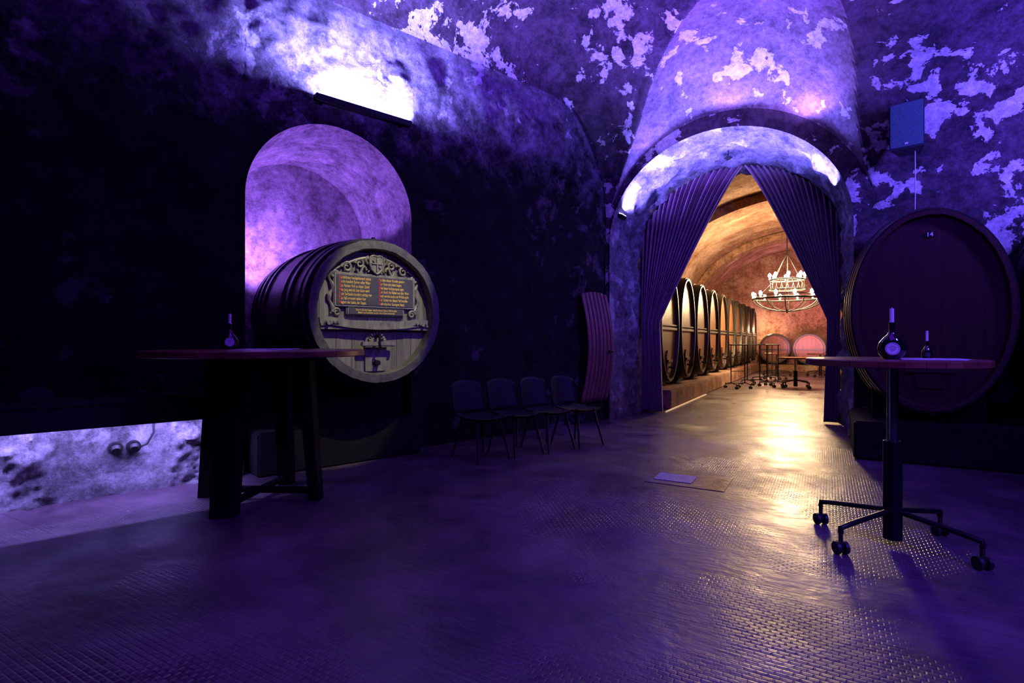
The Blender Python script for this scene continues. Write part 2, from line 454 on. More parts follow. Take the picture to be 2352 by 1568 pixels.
# far cellar
FS0, FS1, FT0, FT1 = -4.6, 3.4, 9.7, 26.0
FSP, FAP = 2.5, 5.2
FC, FHW = (FS0+FS1)/2, (FS1-FS0)/2
def fvault(s):
    q = (s-FC)/FHW
    return FSP+(FAP-FSP)*sqrt(max(0, 1-q*q))
wall_arch('wall_cellar_front', lambda x, z: PT(x, FT0, z), FS0, FS1, lambda x: max(fvault(x), 0.1)+0.01,
          [(-1.33, 1.55, 2.62, 1.43)], M_FARW, lambda p: 0, T, 0.3, 20)
mb = MB(); mb.grid(lambda u, v: PT(FS0+(FS1-FS0)*(1-cos(pi*u))/2, FT0+(FT1-FT0)*v, fvault(FS0+(FS1-FS0)*(1-cos(pi*u))/2)+0.04*fr(PT(4*u, FT0+(FT1-FT0)*v), 0.9)), 60, 80)
struct(mb.obj('ceiling_cellar', M_FARW, smooth=True))
quad('wall_cellar_left', [PT(FS0, FT0), PT(FS0, FT1), PT(FS0, FT1, FSP+.05), PT(FS0, FT0, FSP+.05)], M_FARW)
quad('wall_cellar_right', [PT(FS1, FT0), PT(FS1, FT1), PT(FS1, FT1, FSP+.05), PT(FS1, FT0, FSP+.05)], M_FARW)
mb = MB(); mb.grid(lambda u, v: PT(FS0+(FS1-FS0)*(1-cos(pi*u))/2, FT1, fvault(FS0+(FS1-FS0)*(1-cos(pi*u))/2)*v), 40, 20)
struct(mb.obj('wall_cellar_back', M_FARW, smooth=True))
for i, tt in enumerate((15.5, 21.5)):
    mb = MB(); n = 48
    vs = []; fs = []
    for k in range(n+1):
        th = pi*k/n
        for (rr_, dt) in ((0.02, 0), (0.26, 0), (0.26, .9), (0.02, .9)):
            vs.append(PT(FC-(FHW-rr_)*cos(th), tt+dt, FSP+(FAP-FSP-rr_)*sin(th)))
    for k in range(n):
        for j in range(4):
            fs.append((k*4+j, k*4+(j+1) % 4, (k+1)*4+(j+1) % 4, (k+1)*4+j))
    mb.add(vs, fs); struct(mb.obj('trim_%d' % (4+i), M_FARW, smooth=True))

# ------------------------------------------------------------------ barrels
def barrel(rt, rx, rz, L, bul, zc, hoops, mats, cw=0.06, rec=0.07, cradles=(0.22, 0.78), nst=34, hoopw=0.05, hoopt=0.014, cradlemat=None, back=True):
    mbody, mrim, mhead, mhoop = mats
    R = lambda y: 1+bul*(1-(2*y/L-1)**2)
    rnd = random.Random(3)
    offs = [rnd.uniform(-0.004, 0.004) for _ in range(nst)]
    ns = nst*3; mb = MB()
    ring = []
    for k in range(ns):
        th = 2*pi*k/ns+0.01
        o = offs[k//3] + (-0.005 if k % 3 == 0 else 0)
        ring.append((cos(th), sin(th), 1+o))
    prof = [(y*L/16, None) for y in range(17)]
    vs = []; fs = []
    for (y, _) in prof:
        for (c, s_, o) in ring: vs.append((rx*R(y)*c*o, y, zc+rz*R(y)*s_*o))
    for i in range(16):
        for k in range(ns): fs.append((i*ns+k, i*ns+(k+1) % ns, (i+1)*ns+(k+1) % ns, (i+1)*ns+k))
    fs.append(tuple(16*ns+k for k in range(ns)))
    mb.add(vs, fs); mb.obj('barrel_body', mbody, rt, smooth=True)
    mb = MB(); vs = []; fs = []
    pr = [(0.002, 0.0), (0.0, -0.012), (-cw*0.9, -0.012), (-cw, 0.0), (-cw-0.01, rec+0.01)]
    for (dr, y) in pr:
        for (c, s_, o) in ring: vs.append(((rx+dr)*c*o, y, zc+(rz+dr)*s_*o))
    for i in range(len(pr)-1):
        for k in range(ns): fs.append((i*ns+k, i*ns+(k+1) % ns, (i+1)*ns+(k+1) % ns, (i+1)*ns+k))
    mb.add(vs, fs); mb.obj('chime', mrim, rt, smooth=True)
    mb = MB(); n = 64
    mb.extr([((rx-cw-.005)*cos(2*pi*k/n), zc+(rz-cw-.005)*sin(2*pi*k/n)) for k in range(n)], rec, rec+0.03)
    mb.obj('barrel_head', mhead, rt)
    for hy in hoops:
        mb = MB(); vs = []; fs = []; n = 72
        for (dy, dr) in ((-hoopw/2, 0.0), (-hoopw/2, hoopt), (hoopw/2, hoopt), (hoopw/2, 0.0)):
            y = hy+dy
            for k in range(n):
                th = 2*pi*k/n
                vs.append(((rx*R(y)+dr+.003)*cos(th), y, zc+(rz*R(y)+dr+.003)*sin(th)))
        for i in range(4):
            for k in range(n): fs.append((i*n+k, i*n+(k+1) % n, ((i+1) % 4)*n+(k+1) % n, ((i+1) % 4)*n+k))
        mb.add(vs, fs); mb.obj('hoop', mhoop, rt, smooth=True)
    for cy in cradles:
        y = L*cy; rX = rx*R(y)+hoopt; rZ = rz*R(y)+.002; w2 = rx*0.72
        poly = [(-w2, 0), (w2, 0)]
        for k in range(17):
            x = w2-2*w2*k/16
            poly.append((x, max(0.02, zc-rZ*sqrt(1-(x/rX)**2)-0.003)))
        mb = MB(); mb.extr(poly, y-0.06, y+0.06); mb.obj('cradle', cradlemat or M_TLEG, rt)

# --- big carved barrel
BX, BY = 2.48, WALLY-0.62
zpl = 0.40
rt = root('carved_wine_barrel', 'large dark oak wine barrel with carved inscribed head, emerging from niche', 'barrel', PW(BX, BY, zpl), AW)
R0 = 0.69; zc = 1.52-zpl
barrel(rt, R0, R0, 1.70, 0.07, zc, [0.10, 0.20, 0.42, 0.58, 1.1, 1.3, 1.5, 1.62], (M_BODY, M_RIM, M_HEADG, M_HOOPD), 0.085, 0.085, (0.30, 0.82), 36, 0.055, 0.018)
yh = 0.085
mb = MB()
mb.box((0, yh-0.018, zc+0.20), (0.87, 0.036, 0.33), bev=0.008)
mb.box((0, yh-0.018, zc+0.00), (0.62, 0.036, 0.085), bev=0.012)
mb.obj('inscription_frame', M_CARVE, rt)
mb = MB(); mb.box((0, yh-0.038, zc+0.20), (0.81, 0.006, 0.28)); mb.box((0, yh-0.038, zc+0.00), (0.57, 0.006, 0.058))
ip = mb.obj('inscription_board', M_PANEL, rt)
mb = MB()
for sx in (-1, 1):
    pts = [(sx*(0.455+0.02*sin(k*0.9)), yh-0.012, zc+0.37-0.40*k/14) for k in range(15)]
    mb.tube(pts, [0.02+0.008*sin(k*1.7) for k in range(15)], 8)
    for (cx, cz, r0, dirn) in ((0.30, 0.415, 0.055, 1), (0.42, 0.35, 0.04, -1), (0.17, 0.46, 0.05, 1), (0.40, -0.015, 0.040, 1)):
        pts = []; rs = []
        for k in range(22):
            a = k*0.42*dirn; rr_ = r0*(1-k/26)
            pts.append((sx*(cx+rr_*cos(a)), yh-0.02, zc+cz+rr_*sin(a))); rs.append(0.016-0.0004*k)
        mb.tube(pts, rs, 8)
    pts = [(sx*(0.08+0.36*k/12), yh-0.018, zc+0.52-0.15*(k/12)**1.6) for k in range(13)]
    mb.tube(pts, [0.022-0.0012*k for k in range(13)], 8)
    pts = [(sx*(0.10+0.10*k/8), yh-0.018, zc+0.40+0.04*sin(k*0.8)) for k in range(9)]
    mb.tube(pts, 0.014, 8)
pts = [(0.43*cos(pi*k/24), yh-0.008, zc+0.37+0.20*sin(pi*k/24)) for k in range(25)]
mb.tube(pts, 0.012, 8)
mb.obj('carved_scrollwork', M_CARVE, rt, smooth=True)
mb = MB()
ol = [(-0.065, 0.53), (-0.03, 0.545), (0, 0.535), (0.03, 0.545), (0.065, 0.53), (0.07, 0.47), (0.055, 0.42), (0.025, 0.39), (0, 0.375), (-0.025, 0.39), (-0.055, 0.42), (-0.07, 0.47)]
mb.extr([(x, zc+z) for x, z in ol], yh-0.045, yh)
mb.tube([(x*1.08, yh-0.042, zc+0.46+(z-0.46)*1.06) for x, z in ol], 0.010, 6, True)
mb.box((0, yh-0.048, zc+0.46), (0.012, 0.012, 0.13)); mb.box((0, yh-0.048, zc+0.47), (0.11, 0.012, 0.012))
for (cx, cz) in ((-0.032, 0.50), (0.032, 0.44)):
    mb.box((cx, yh-0.048, zc+cz), (0.026, 0.012, 0.026), Matrix.Rotation(pi/4, 3, 'Y'))
for k in range(5):
    mb.tube([((k-2)*0.024, yh-0.03, zc+0.545), ((k-2)*0.034, yh-0.035, zc+0.585)], [0.011, 0.006], 6)
mb.tube([(-0.06, yh-0.035, zc+0.552), (0.06, yh-0.035, zc+0.552)], 0.010, 6)
for sx in (-1, 1):
    mb.tube([(sx*(0.085+0.03*sin(k*0.9)), yh-0.025, zc+0.54-0.022*k) for k in range(8)], [0.018-0.0015*k for k in range(8)], 6)
mb.obj('carved_crest', M_CARVE, rt, smooth=True)
mb = MB()
top = [(-0.575, -0.07), (-0.48, -0.06), (-0.30, -0.085), (-0.15, -0.095), (0, -0.10), (0.15, -0.095), (0.30, -0.085), (0.48, -0.06), (0.575, -0.07)]
poly = [(x, zc+z) for x, z in top]+[(0.565, zc-0.175), (-0.565, zc-0.175)]
mb.extr(poly, yh-0.06, yh)
mb.extr([(x*0.99, zc+z-0.055) for x, z in top]+[(x*0.99, zc+z-0.075) for x, z in reversed(top)], yh-0.075, yh-0.055)
cb = mb.obj('crossbar', M_CARVE, rt)
for sx in (-1, 1):
    mb = MB()
    for k in range(4):
        x = sx*(0.40+0.035*k)
        mb.tube([(x, yh-0.07, zc-0.125), (x+sx*0.02, yh-0.085, zc-0.105), (x+sx*0.035, yh-0.07, zc-0.13)], 0.010, 6)
    mb.tube([(sx*0.50, yh-0.065, zc-0.12), (sx*0.50, yh-0.09, zc-0.12)], 0.018, 10)
    mb.obj('leaf_carving', M_CARVE, cb, smooth=True)
mb = MB()
poly = [(-0.11, zc-0.58), (0.11, zc-0.58), (0.115, zc-0.30)]
poly += [(0.115*cos(pi*k/12), zc-0.30+0.10*sin(pi*k/12)) for k in range(1, 12)]+[(-0.115, zc-0.30)]
mb.extr(poly, yh-0.022, yh)
mb.obj('barrel_door', M_CARVE, rt)
mb = MB()
mb.box((0, yh-0.075, zc-0.315), (0.36, 0.045, 0.045), bev=0.008)
for k in range(9):
    a = pi*k/8
    mb.tube([(0.07*cos(a), yh-0.04, zc-0.275+0.06*sin(a)), (0.085*cos(a), yh-0.04, zc-0.275+0.08*sin(a))], 0.008, 6)
mb.obj('latch_bar', M_CARVE, rt)
mb = MB()
mb.tube([(0, yh-0.02, zc-0.24), (0, yh-0.11, zc-0.24)], 0.016, 10)
mb.tube([(0, yh-0.10, zc-0.20), (0, yh-0.105, zc-0.33)], 0.013, 8)
mb.tube([(0.012*cos(2*pi*k/12), yh-0.105, zc-0.36+0.03*sin(2*pi*k/12)) for k in range(12)], 0.008, 6, True)
mb.obj('latch_screw', M_IRON, rt, smooth=True)
mb = MB()
mb.tube([(0, yh-0.015, zc-0.50), (0, yh-0.07, zc-0.50)], [0.032, 0.026], 14)
mb.obj('bung', M_IRON, rt, smooth=True)
mb = MB(); mb.tube([(0, 0.12, zc+R0), (0, 0.12, zc+R0+0.05)], 0.02, 8); mb.obj('vent_peg', M_IRON, rt)

def text(body, size, x, y, z, mat, parent, name='lettering', align='LEFT', ext=0.0008, bold=0.0, sx=1.0):
    cu = bpy.data.curves.new(name, 'FONT'); cu.body = body; cu.size = size; cu.extrude = ext; cu.align_x = align
    cu.offset = bold; cu.resolution_u = 3
    o = bpy.data.objects.new(name, cu); COL.objects.link(o)
    dg = bpy.context.evaluated_depsgraph_get()
    me = bpy.data.meshes.new_from_object(o.evaluated_get(dg)); bpy.data.objects.remove(o)
    me.transform(Matrix.Diagonal((sx, 1, 1, 1)))
    me.transform(Matrix.Rotation(pi/2, 4, 'X')); me.transform(Matrix.Translation((x, y, z)))
    me.materials.clear(); me.materials.append(mat)
    n = bpy.data.objects.new(name, me); COL.objects.link(n); n.parent = parent; return n
LT = ["Da höchster hochgebietend schein", "Sechs hundert Eymer edler Wein", "Des Fürsten Voll zu dieser Zierd", "Nun Jung vnd Alt hier laben wird", "Jahr Sechzehn hundert achtzig vier", "Das Faß erneuert stehet hier", "Regiert der Liebe, der Segen."]
RTX = ["Es lebe dieser Gnaden gnaden", "Der Fürst mit vielen Segen,", "Gott lasse hochgesegnet seyn", "Den Stock die Reben und den Wein", "Auch werde hochst im Wohlergehn", "Der Schatz wie dieses Faß bestehn", "Und ruhe hier Gesegnet lieget."]
for colx, L_ in ((-0.385, LT), (0.02, RTX)):
    text("\n".join(l[0] for l in L_), 0.039, colx, yh-0.042, zc+0.302, M_RED, ip, bold=0.0008)
    text("\n".join("  "+l[1:] for l in L_), 0.039, colx+0.008, yh-0.042, zc+0.302, M_YEL, ip, sx=0.58, bold=0.0003)
text("Durch Gottes Segen ward erbauet dieses Faß im Jahr\nBehüt vnd bewahre es der Herr Gott immerdar", 0.026, 0.0, yh-0.042, zc+0.006, M_YEL, ip, align='CENTER', sx=0.78, bold=0.0002)

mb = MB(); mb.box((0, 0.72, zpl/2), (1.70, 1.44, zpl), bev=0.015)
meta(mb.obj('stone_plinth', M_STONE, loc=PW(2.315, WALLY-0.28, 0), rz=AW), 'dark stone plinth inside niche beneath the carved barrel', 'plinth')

# --- barrel 14
zp2 = 0.40
rt = root('oval_wine_barrel', 'tall oval dark red barrel numbered 14 on stone plinth', 'barrel', PT(0.9, 6.85, zp2), AT, 'oval barrels on the hall plinth')
zc2 = 1.54-zp2
barrel(rt, 0.665, 1.02, 1.18, 0.09, zc2, [0.04, 0.13, 0.25, 0.42, 0.75, 0.95], (M_BODYR, M_BODYR, M_HEADR, M_HOOPD), 0.05, 0.05, (0.25, 0.75), 34, 0.05, 0.014)
mb = MB(); mb.box((0, 0.035, zc2-0.62), (0.26, 0.03, 0.34), bev=0.01); mb.obj('barrel_door', M_HEADR, rt)
mb = MB(); mb.box((0, 0.01, zc2-0.60), (0.42, 0.03, 0.06), bev=0.008); mb.obj('latch_bar', M_BODYR, rt)
mb = MB(); mb.extr([(0.05*cos(2*pi*k/20), zc2+0.78+0.032*sin(2*pi*k/20)) for k in range(20)], 0.04, 0.05); pl = mb.obj('number_plate', M_IRON, rt)
text("14", 0.06, 0, 0.038, zc2+0.760, M_WHITE, pl, name='number_lettering', align='CENTER', bold=0.001)
copy_tree(rt, PT(2.37, 6.88, zp2), AT, label='oval dark barrel standing next to the numbered barrel', skip=('number_plate',))
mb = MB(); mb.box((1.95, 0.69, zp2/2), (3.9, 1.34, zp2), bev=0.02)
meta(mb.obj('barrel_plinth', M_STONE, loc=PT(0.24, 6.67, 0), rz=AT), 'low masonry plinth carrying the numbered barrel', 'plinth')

# --- row of oval barrels in far cellar
mb = MB(); mb.box((0, 7.9, 0.17), (1.75, 15.8, 0.34), bev=0.02)
meta(mb.obj('barrel_row_plinth', M_FARW, loc=PT(-3.33, 9.95, 0), rz=AT), 'long low masonry plinth under the barrel row', 'plinth')
src = root('cellar_barrel', 'tall oval oak barrel with black rim in cellar row', 'barrel', PT(-2.6, 10.5, 0.34), AT+pi/2, 'oval barrels along the cellar wall')
barrel(src, 0.68, 1.06, 1.4, 0.06, 1.185, [0.05, 0.2, 0.5, 1.0], (M_BODY, M_RIMB, M_HEADO, M_RIMB), 0.045, 0.06, (0.2, 0.8), 30, 0.06, 0.012)
mb = MB(); mb.box((0, 0.035, 1.185-0.05), (1.22, 0.05, 0.05), bev=0.006); mb.box((0, 0.035, 1.185+0.02), (1.22, 0.04, 0.03), bev=0.005)
mb.obj('head_brace', M_RIM, src)
mb = MB(); mb.extr([(-0.13, 0.30), (0.13, 0.30), (0.14, 0.62), (0.08, 0.72), (-0.08, 0.72), (-0.14, 0.62)], 0.03, 0.06); mb.obj('barrel_door', M_HEADRR, src)
mb = MB(); mb.box((0, 0.01, 0.52), (0.34, 0.03, 0.05)); mb.tube([(0, 0.05, 0.40), (0, -0.10, 0.38)], 0.018, 8); mb.tube([(0, -0.07, 0.36), (0, -0.07, 0.46)], 0.014, 8); mb.obj('tap', M_IRON, src)
for i in range(1, 10):
    copy_tree(src, PT(-2.6, 10.5+1.55*i, 0.34), AT+pi/2)
mb = MB(); mb.box((2.0, 0.6, 0.14), (4.4, 1.2, 0.28), bev=0.02)
meta(mb.obj('barrel_platform', M_FARW, loc=PT(-2.2, 24.7, 0), rz=AT), 'low stone platform against the cellar end wall', 'plinth')
s2 = root('round_barrel', 'round reddish oak barrel on end wall platform', 'barrel', PT(-1.9, 24.8, 0.28), AT, 'round barrels at the cellar end wall')
barrel(s2, 0.56, 0.60, 1.0, 0.07, 0.645, [0.05, 0.18, 0.8], (M_BODY, M_RIMB, M_HEADRR, M_RIMB), 0.05, 0.05, (0.2, 0.8), 26, 0.05, 0.012)
mb = MB(); mb.box((0, 0.02, 0.62), (0.98, 0.05, 0.06)); mb.obj('head_brace', M_RIMB, s2)
for i in (1, 2):
    copy_tree(s2, PT(-1.9+1.27*i, 24.8, 0.28), AT)

# ------------------------------------------------------------------ curtains
def curtain(name, label, sj, sa, kw, ntk, side):
    mb = MB(); TT = 9.35
    def zarch(s):
        q = (s+1.33)/1.56
        return (2.63+1.44*sqrt(max(0, 1-q*q)))
    def fn(u, v):
        s0 = sj+(sa-sj)*u; z0 = max(zarch(s0)-0.02, 2.5)
        sk = sj+side*(0.03+kw*u); zk = 1.55
        if v < 0.62:
            q = v/0.62
            z = z0+(zk-z0)*q
            s = s0+(sk-s0)*(q**0.86 if u > 0 else q)
            fold = 0.065*(1-0.4*q)
        else:
            q = (v-0.62)/0.38; z = zk+(0.03-zk)*q; s = sk+side*0.05*u*q; fold = 0.033
        ph = u*2*pi*ntk
        t = TT+fold*sin(ph)+0.012*sin(ph*2.3+z*1.5)
        return PT(s, t, z)
    mb.grid(fn, ntk*10, 60)
    o = mb.obj(name, M_CURT, smooth=True, fix=False)
    md = o.modifiers.new('thick', 'SOLIDIFY'); md.thickness = 0.006
    meta(o, label, 'curtain', 'archway curtains')
curtain('curtain', 'dark purple velvet curtain drawn aside beside the rough pier', -2.85, -1.17, 0.32, 17, 1)
curtain('curtain', 'dark purple velvet curtain drawn aside beside the numbered barrel', 0.19, -1.15, 0.16, 15, -1)

# ------------------------------------------------------------------ chandelier
CS, CT = -1.0, 17.4
rt = root('chandelier', 'two-tier iron wheel chandelier with glowing candle bulbs', 'chandelier', PT(CS, CT, 2.1), 0)
h0 = 0.36; h1 = 0.90
mb = MB()
mb.tube(circ(0.9, 48, h0), 0.03, 8, True); mb.tube(circ(0.9, 48, h0+0.09), 0.015, 6, True)
mb.obj('lower_ring', M_IRON, rt, smooth=True)
mb = MB()
mb.tube(circ(0.45, 36, h1), 0.025, 8, True); mb.tube(circ(0.45, 36, h1-0.28), 0.025, 8, True)
for k in range(18):
    a = 2*pi*k/18
    mb.tube([(0.45*cos(a), 0.45*sin(a), h1), (0.45*cos(a+.17), 0.45*sin(a+.17), h1-0.28)], 0.010, 5)
mb.obj('upper_crown', M_IRON, rt, smooth=True)
mb = MB()
for k in range(12):
    a = 2*pi*k/12
    mb.tube([((0.9*cos(q))*cos(a), (0.9*cos(q))*sin(a), h0*(1-sin(q))) for q in [pi/2*j/10 for j in range(11)]], 0.014, 6)
mb.tube([(0, 0, 0.05), (0, 0, -0.06)], [0.05, 0.01], 10)
mb.obj('basket_ribs', M_IRON, rt, smooth=True)
mb = MB()
zt = fvault(CS)-2.1-0.03
for k in range(6):
    a = 2*pi*k/6
    mb.tube([(0.9*cos(a), 0.9*sin(a), h0), (0.45*cos(a), 0.45*sin(a), h1-.1), (0.02*cos(a), 0.02*sin(a), h1+0.75)], 0.010, 5)
mb.tube([(0, 0, h1+0.7), (0, 0, zt)], 0.014, 6)
mb.obj('suspension_chain', M_IRON, rt)
for (R_, zz, nb) in ((0.9, h0, 12), (0.45, h1, 8)):
    for k in range(nb):
        a = 2*pi*(k+.5)/nb
        mb = MB(); mb.lathe([(0.02, 0), (0.02, 0.06), (0.028, 0.07), (0.042, 0.10), (0.045, 0.13), (0.03, 0.17), (0.006, 0.19)], 10, (R_*cos(a), R_*sin(a), zz+0.02))
        mb.obj('candle_bulb', M_BULB, rt, smooth=True)

# ------------------------------------------------------------------ bar tables
def caster(mb, x, y):
    mb.lathe([(0.012, 0.06), (0.012, 0.13)], 8, (x, y, 0))
    mb.tube([(x-0.014, y, 0.036), (x-0.034, y, 0.036)], 0.036, 16)
    mb.tube([(x+0.014, y, 0.036), (x+0.034, y, 0.036)], 0.036, 16)
    mb.box((x, y, 0.055), (0.05, 0.04, 0.035), bev=0.006)
def bar_table(label, loc, H=1.125, r=0.465, angs=(20, 110, 200, 290), group=None, name='bar_table'):
    rt = root(name, label, 'table', loc, 0, group)
    mb = MB(); mb.lathe([(r-0.006, H-0.042), (r, H-0.036), (r, H-0.006), (r-0.006, H)], 72); mb.obj('tabletop', M_TTOP, rt, smooth=True)
    mb = MB(); mb.lathe([(0.05, 0.035), (0.05, H*0.555), (0.044, H*0.56)], 24); mb.obj('lower_sleeve', M_BLACK, rt, smooth=True)
    mb = MB(); mb.lathe([(0.03, H*0.55), (0.03, H-0.055), (0.12, H-0.052), (0.12, H-0.043)], 24); mb.obj('pole', M_CHROME, rt, smooth=True)
    for a in angs:
        a = radians(a); x, y = 0.43*cos(a), 0.43*sin(a)
        mb = MB()
        mb.tube([(0.04*cos(a), 0.04*sin(a), 0.205), (0.8*x, 0.8*y, 0.165), (x, y, 0.15), (x, y, 0.12)], 0.016, 10)
        mb.obj('foot', M_BLACK, rt, smooth=True)
        mb = MB(); caster(mb, x, y); mb.obj('caster', M_RUBBER, rt, smooth=True)
    return rt
bt = bar_table('round red-brown bar table on black column with casters', (2.31, 3.28, 0), angs=(20, 122, 200, 302))

# left table
LX, LY, LH, LR = -1.87, 4.0, 1.168, 0.75
rt = root('round_high_table', 'large round red-brown high table with black splayed plank legs', 'table', (LX, LY, 0))
mb = MB(); mb.lathe([(LR-0.006, LH-0.045), (LR, LH-0.04), (LR, LH-0.006), (LR-0.006, LH)], 96); mb.obj('tabletop', M_TTOP, rt, smooth=True)
BCx, BCy = -0.09, 0.22
for (bx, by, wd) in ((-2.02, 3.80, 0.20), (-2.42, 4.30, 0.13), (-1.53, 4.22, 0.10), (-1.95, 4.68, 0.13)):
    fx, fy_ = bx-LX, by-LY
    tx, ty = BCx+(fx-BCx)*0.80, BCy+(fy_-BCy)*0.80
    mb = MB(); vs = []
    for (px, py, zz, ww) in ((tx, ty, LH-0.048, wd/2), (fx, fy_, 0.0, wd/2*0.8)):
        for (qx, qy) in ((-1, -.055), (1, -.055), (1, .055), (-1, .055)):
            vs.append((px+qx*ww, py+qy, zz))
    mb.add(vs, [(0, 1, 2, 3), (7, 6, 5, 4), (0, 4, 5, 1), (1, 5, 6, 2), (2, 6, 7, 3), (3, 7, 4, 0)])
    mb.obj('leg', M_TLEG, rt)
mb = MB()
mb.box((BCx, BCy, LH-0.095), (0.72, 0.10, 0.09)); mb.box((BCx, BCy, LH-0.094), (0.10, 0.72, 0.088)); mb.obj('apron_cross', M_TLEG, rt)
mb = MB()
mb.tube([(BCx-0.42, BCy+0.05, 0.07), (BCx+0.40, BCy, 0.07)], 0.028, 8); mb.tube([(BCx-.06, BCy-0.38, 0.07), (BCx+.02, BCy+0.42, 0.07)], 0.028, 8); mb.obj('stretcher', M_TLEG, rt)

def bocks(label, loc, rz, k=1.0):
    rt = root('flask_wine_bottle', label, 'bottle', loc, rz)
    prof = [(0.030, 0), (0.045, 0.003), (0.066, 0.03), (0.073, 0.062), (0.066, 0.095), (0.045, 0.125), (0.024, 0.145), (0.0155, 0.165), (0.014, 0.19), (0.014, 0.205), (0.018, 0.207), (0.018, 0.217), (0.014, 0.22)]
    fy = lambda z: 0.58 if z < 0.10 else min(1, 0.58+0.42*(z-0.10)/0.06)
    mb = MB(); mb.lathe([(r*k, z*k) for r, z in prof], 28, fy=lambda z: fy(z/k)); mb.obj('bottle_glass', M_GLASS, rt, smooth=True)
    mb = MB()
    mb.extr([(0.037*k*cos(2*pi*i/28), 0.062*k+0.037*k*sin(2*pi*i/28)) for i in range(28)], -0.0445*k, -0.041*k)
    lb = mb.obj('bottle_label', M_WHITE, rt)
    mb = MB()
    mb.tube([(0.032*k*cos(2*pi*i/28), -0.0447*k, 0.062*k+0.032*k*sin(2*pi*i/28)) for i in range(28)], 0.0012*k, 5, True)
    for i, wd in enumerate((0.03, 0.045, 0.036, 0.02)):
        mb.box((0, -0.0447*k, (0.078-0.009*i)*k), (wd*k, 0.0008, 0.0025*k))
    mb.obj('label_print', M_INK, lb)
    mb = MB(); mb.lathe([(0.0115*k, 0.215*k), (0.0115*k, 0.30*k), (0.009*k, 0.302*k)], 14); mb.tube([(0, 0, .30*k), (0.001, 0, .312*k)], 0.0012, 5)
    mb.obj('candle', M_WAX, rt, smooth=True)
    return rt
bocks('flat round dark glass wine bottle holding white candle, white label', (2.27, 3.23, 1.125), radians(-30), 1.0)
rt = root('small_bottle', 'small dark glass bottle holding a thin white candle', 'bottle', (2.58, 3.36, 1.125), radians(-30))
mb = MB(); mb.lathe([(0.024, 0), (0.027, 0.004), (0.028, 0.045), (0.012, 0.072), (0.009, 0.08), (0.009, 0.105), (0.011, 0.108)], 20); mb.obj('bottle_glass', M_GLASS, rt, smooth=True)
mb = MB(); mb.box((0, -0.0275, 0.025), (0.026, 0.002, 0.024)); mb.obj('bottle_label', M_INK, rt)
mb = MB(); mb.lathe([(0.007, 0.105), (0.007, 0.17), (0.005, 0.171)], 12); mb.obj('candle', M_WAX, rt, smooth=True)
bocks('flat dark glass wine bottle holding white candle on plank-leg table', (-0.522*4.3, 4.3, LH), radians(25), 0.93)
def paper(loc, rz, w, d):
    mb = MB(); mb.box((0, 0, 0.002), (w, d, 0.003)); mb.box((0.03, 0.02, 0.0045), (w*0.9, d*0.9, 0.002), Matrix.Rotation(0.1, 3, 'Z'))
    meta(mb.obj('menu_sheet', M_PAPER, loc=loc, rz=rz), 'thin white printed sheets lying on the table', 'paper', 'table papers')
paper((-1.9, 4.2, LH), 0.2, 0.42, 0.28); paper((2.42, 3.12, 1.125), -0.5, 0.30, 0.21)

# far room tables
low = bar_table('low round cellar table on black casters base', (0.5246*14.4, 14.4, 0), 0.81, 0.42, name='cellar_table', group='cellar tables')
copy_tree(low, (0.5705*19.0, 19.0, 0), 0.3)
copy_tree(low, (0.49*19.5, 19.5, 0), 0.7)
def rack(loc, rz):
    rt = root('coat_rack', 'black rolling coat rack nested among others', 'rack', loc, rz, 'nested rolling coat racks')
    mb = MB()
    for x in (-0.2, 0.2):
        mb.tube([(x, 0, 0.12), (x, 0, 1.14)], 0.014, 8)
    mb.tube([(-0.26, 0, 1.14), (0.26, 0, 1.14)], 0.016, 8); mb.tube([(-0.2, 0, 0.45), (0.2, 0, 0.45)], 0.010, 6)
    mb.obj('frame', M_BLACK, rt, smooth=True)
    mb = MB()
    for x in (-0.2, 0.2):
        mb.tube([(x, -0.25, 0.11), (x*1.0, 0, 0.15), (x, 0.25, 0.11)], 0.014, 8)
    mb.tube([(-0.2, 0, 0.14), (0.2, 0, 0.14)], 0.012, 8)
    mb.obj('base', M_BLACK, rt, smooth=True)
    for x in (-0.2, 0.2):
        for y in (-0.25, 0.25):
            mb = MB(); caster(mb, x, y); mb.obj('caster', M_RUBBER, rt, smooth=True)
    return rt
rk = rack((0.418*14.2, 14.2, 0), 0.2)
for i, (q, Y) in enumerate(((0.447, 15.4), (0.482, 14.7), (0.466, 16.7), (0.487, 17.5))):
    copy_tree(rk, (q*Y, Y, 0), 0.2+0.15*i)

# ------------------------------------------------------------------ bench
rt = root('bench', 'long black wooden wall bench lit from below', 'bench', PW(-0.2, WALLY-0.45, 0), AW)
mb = MB(); mb.box((0, 0.18, 0.785), (3.1, 0.46, 0.04), bev=0.006); mb.obj('seat', M_BENCH, rt)
mb = MB(); mb.box((0, -0.02, 0.685), (3.1, 0.03, 0.175), bev=0.004); mb.obj('fascia', M_BENCH, rt)
for x in (-1.4, -0.45, 0.5, 1.45):
    mb = MB(); mb.extr([(x-0.02, 0.62), (x+0.02, 0.62), (x+0.02, 0.765), (x-0.02, 0.765)], 0.0, 0.36); mb.obj('bracket', M_BLACK, rt)
mb = MB(); mb.box((0, 0.10, 0.755), (3.0, 0.02, 0.012)); mb.obj('led_strip', M_LEDV, rt)

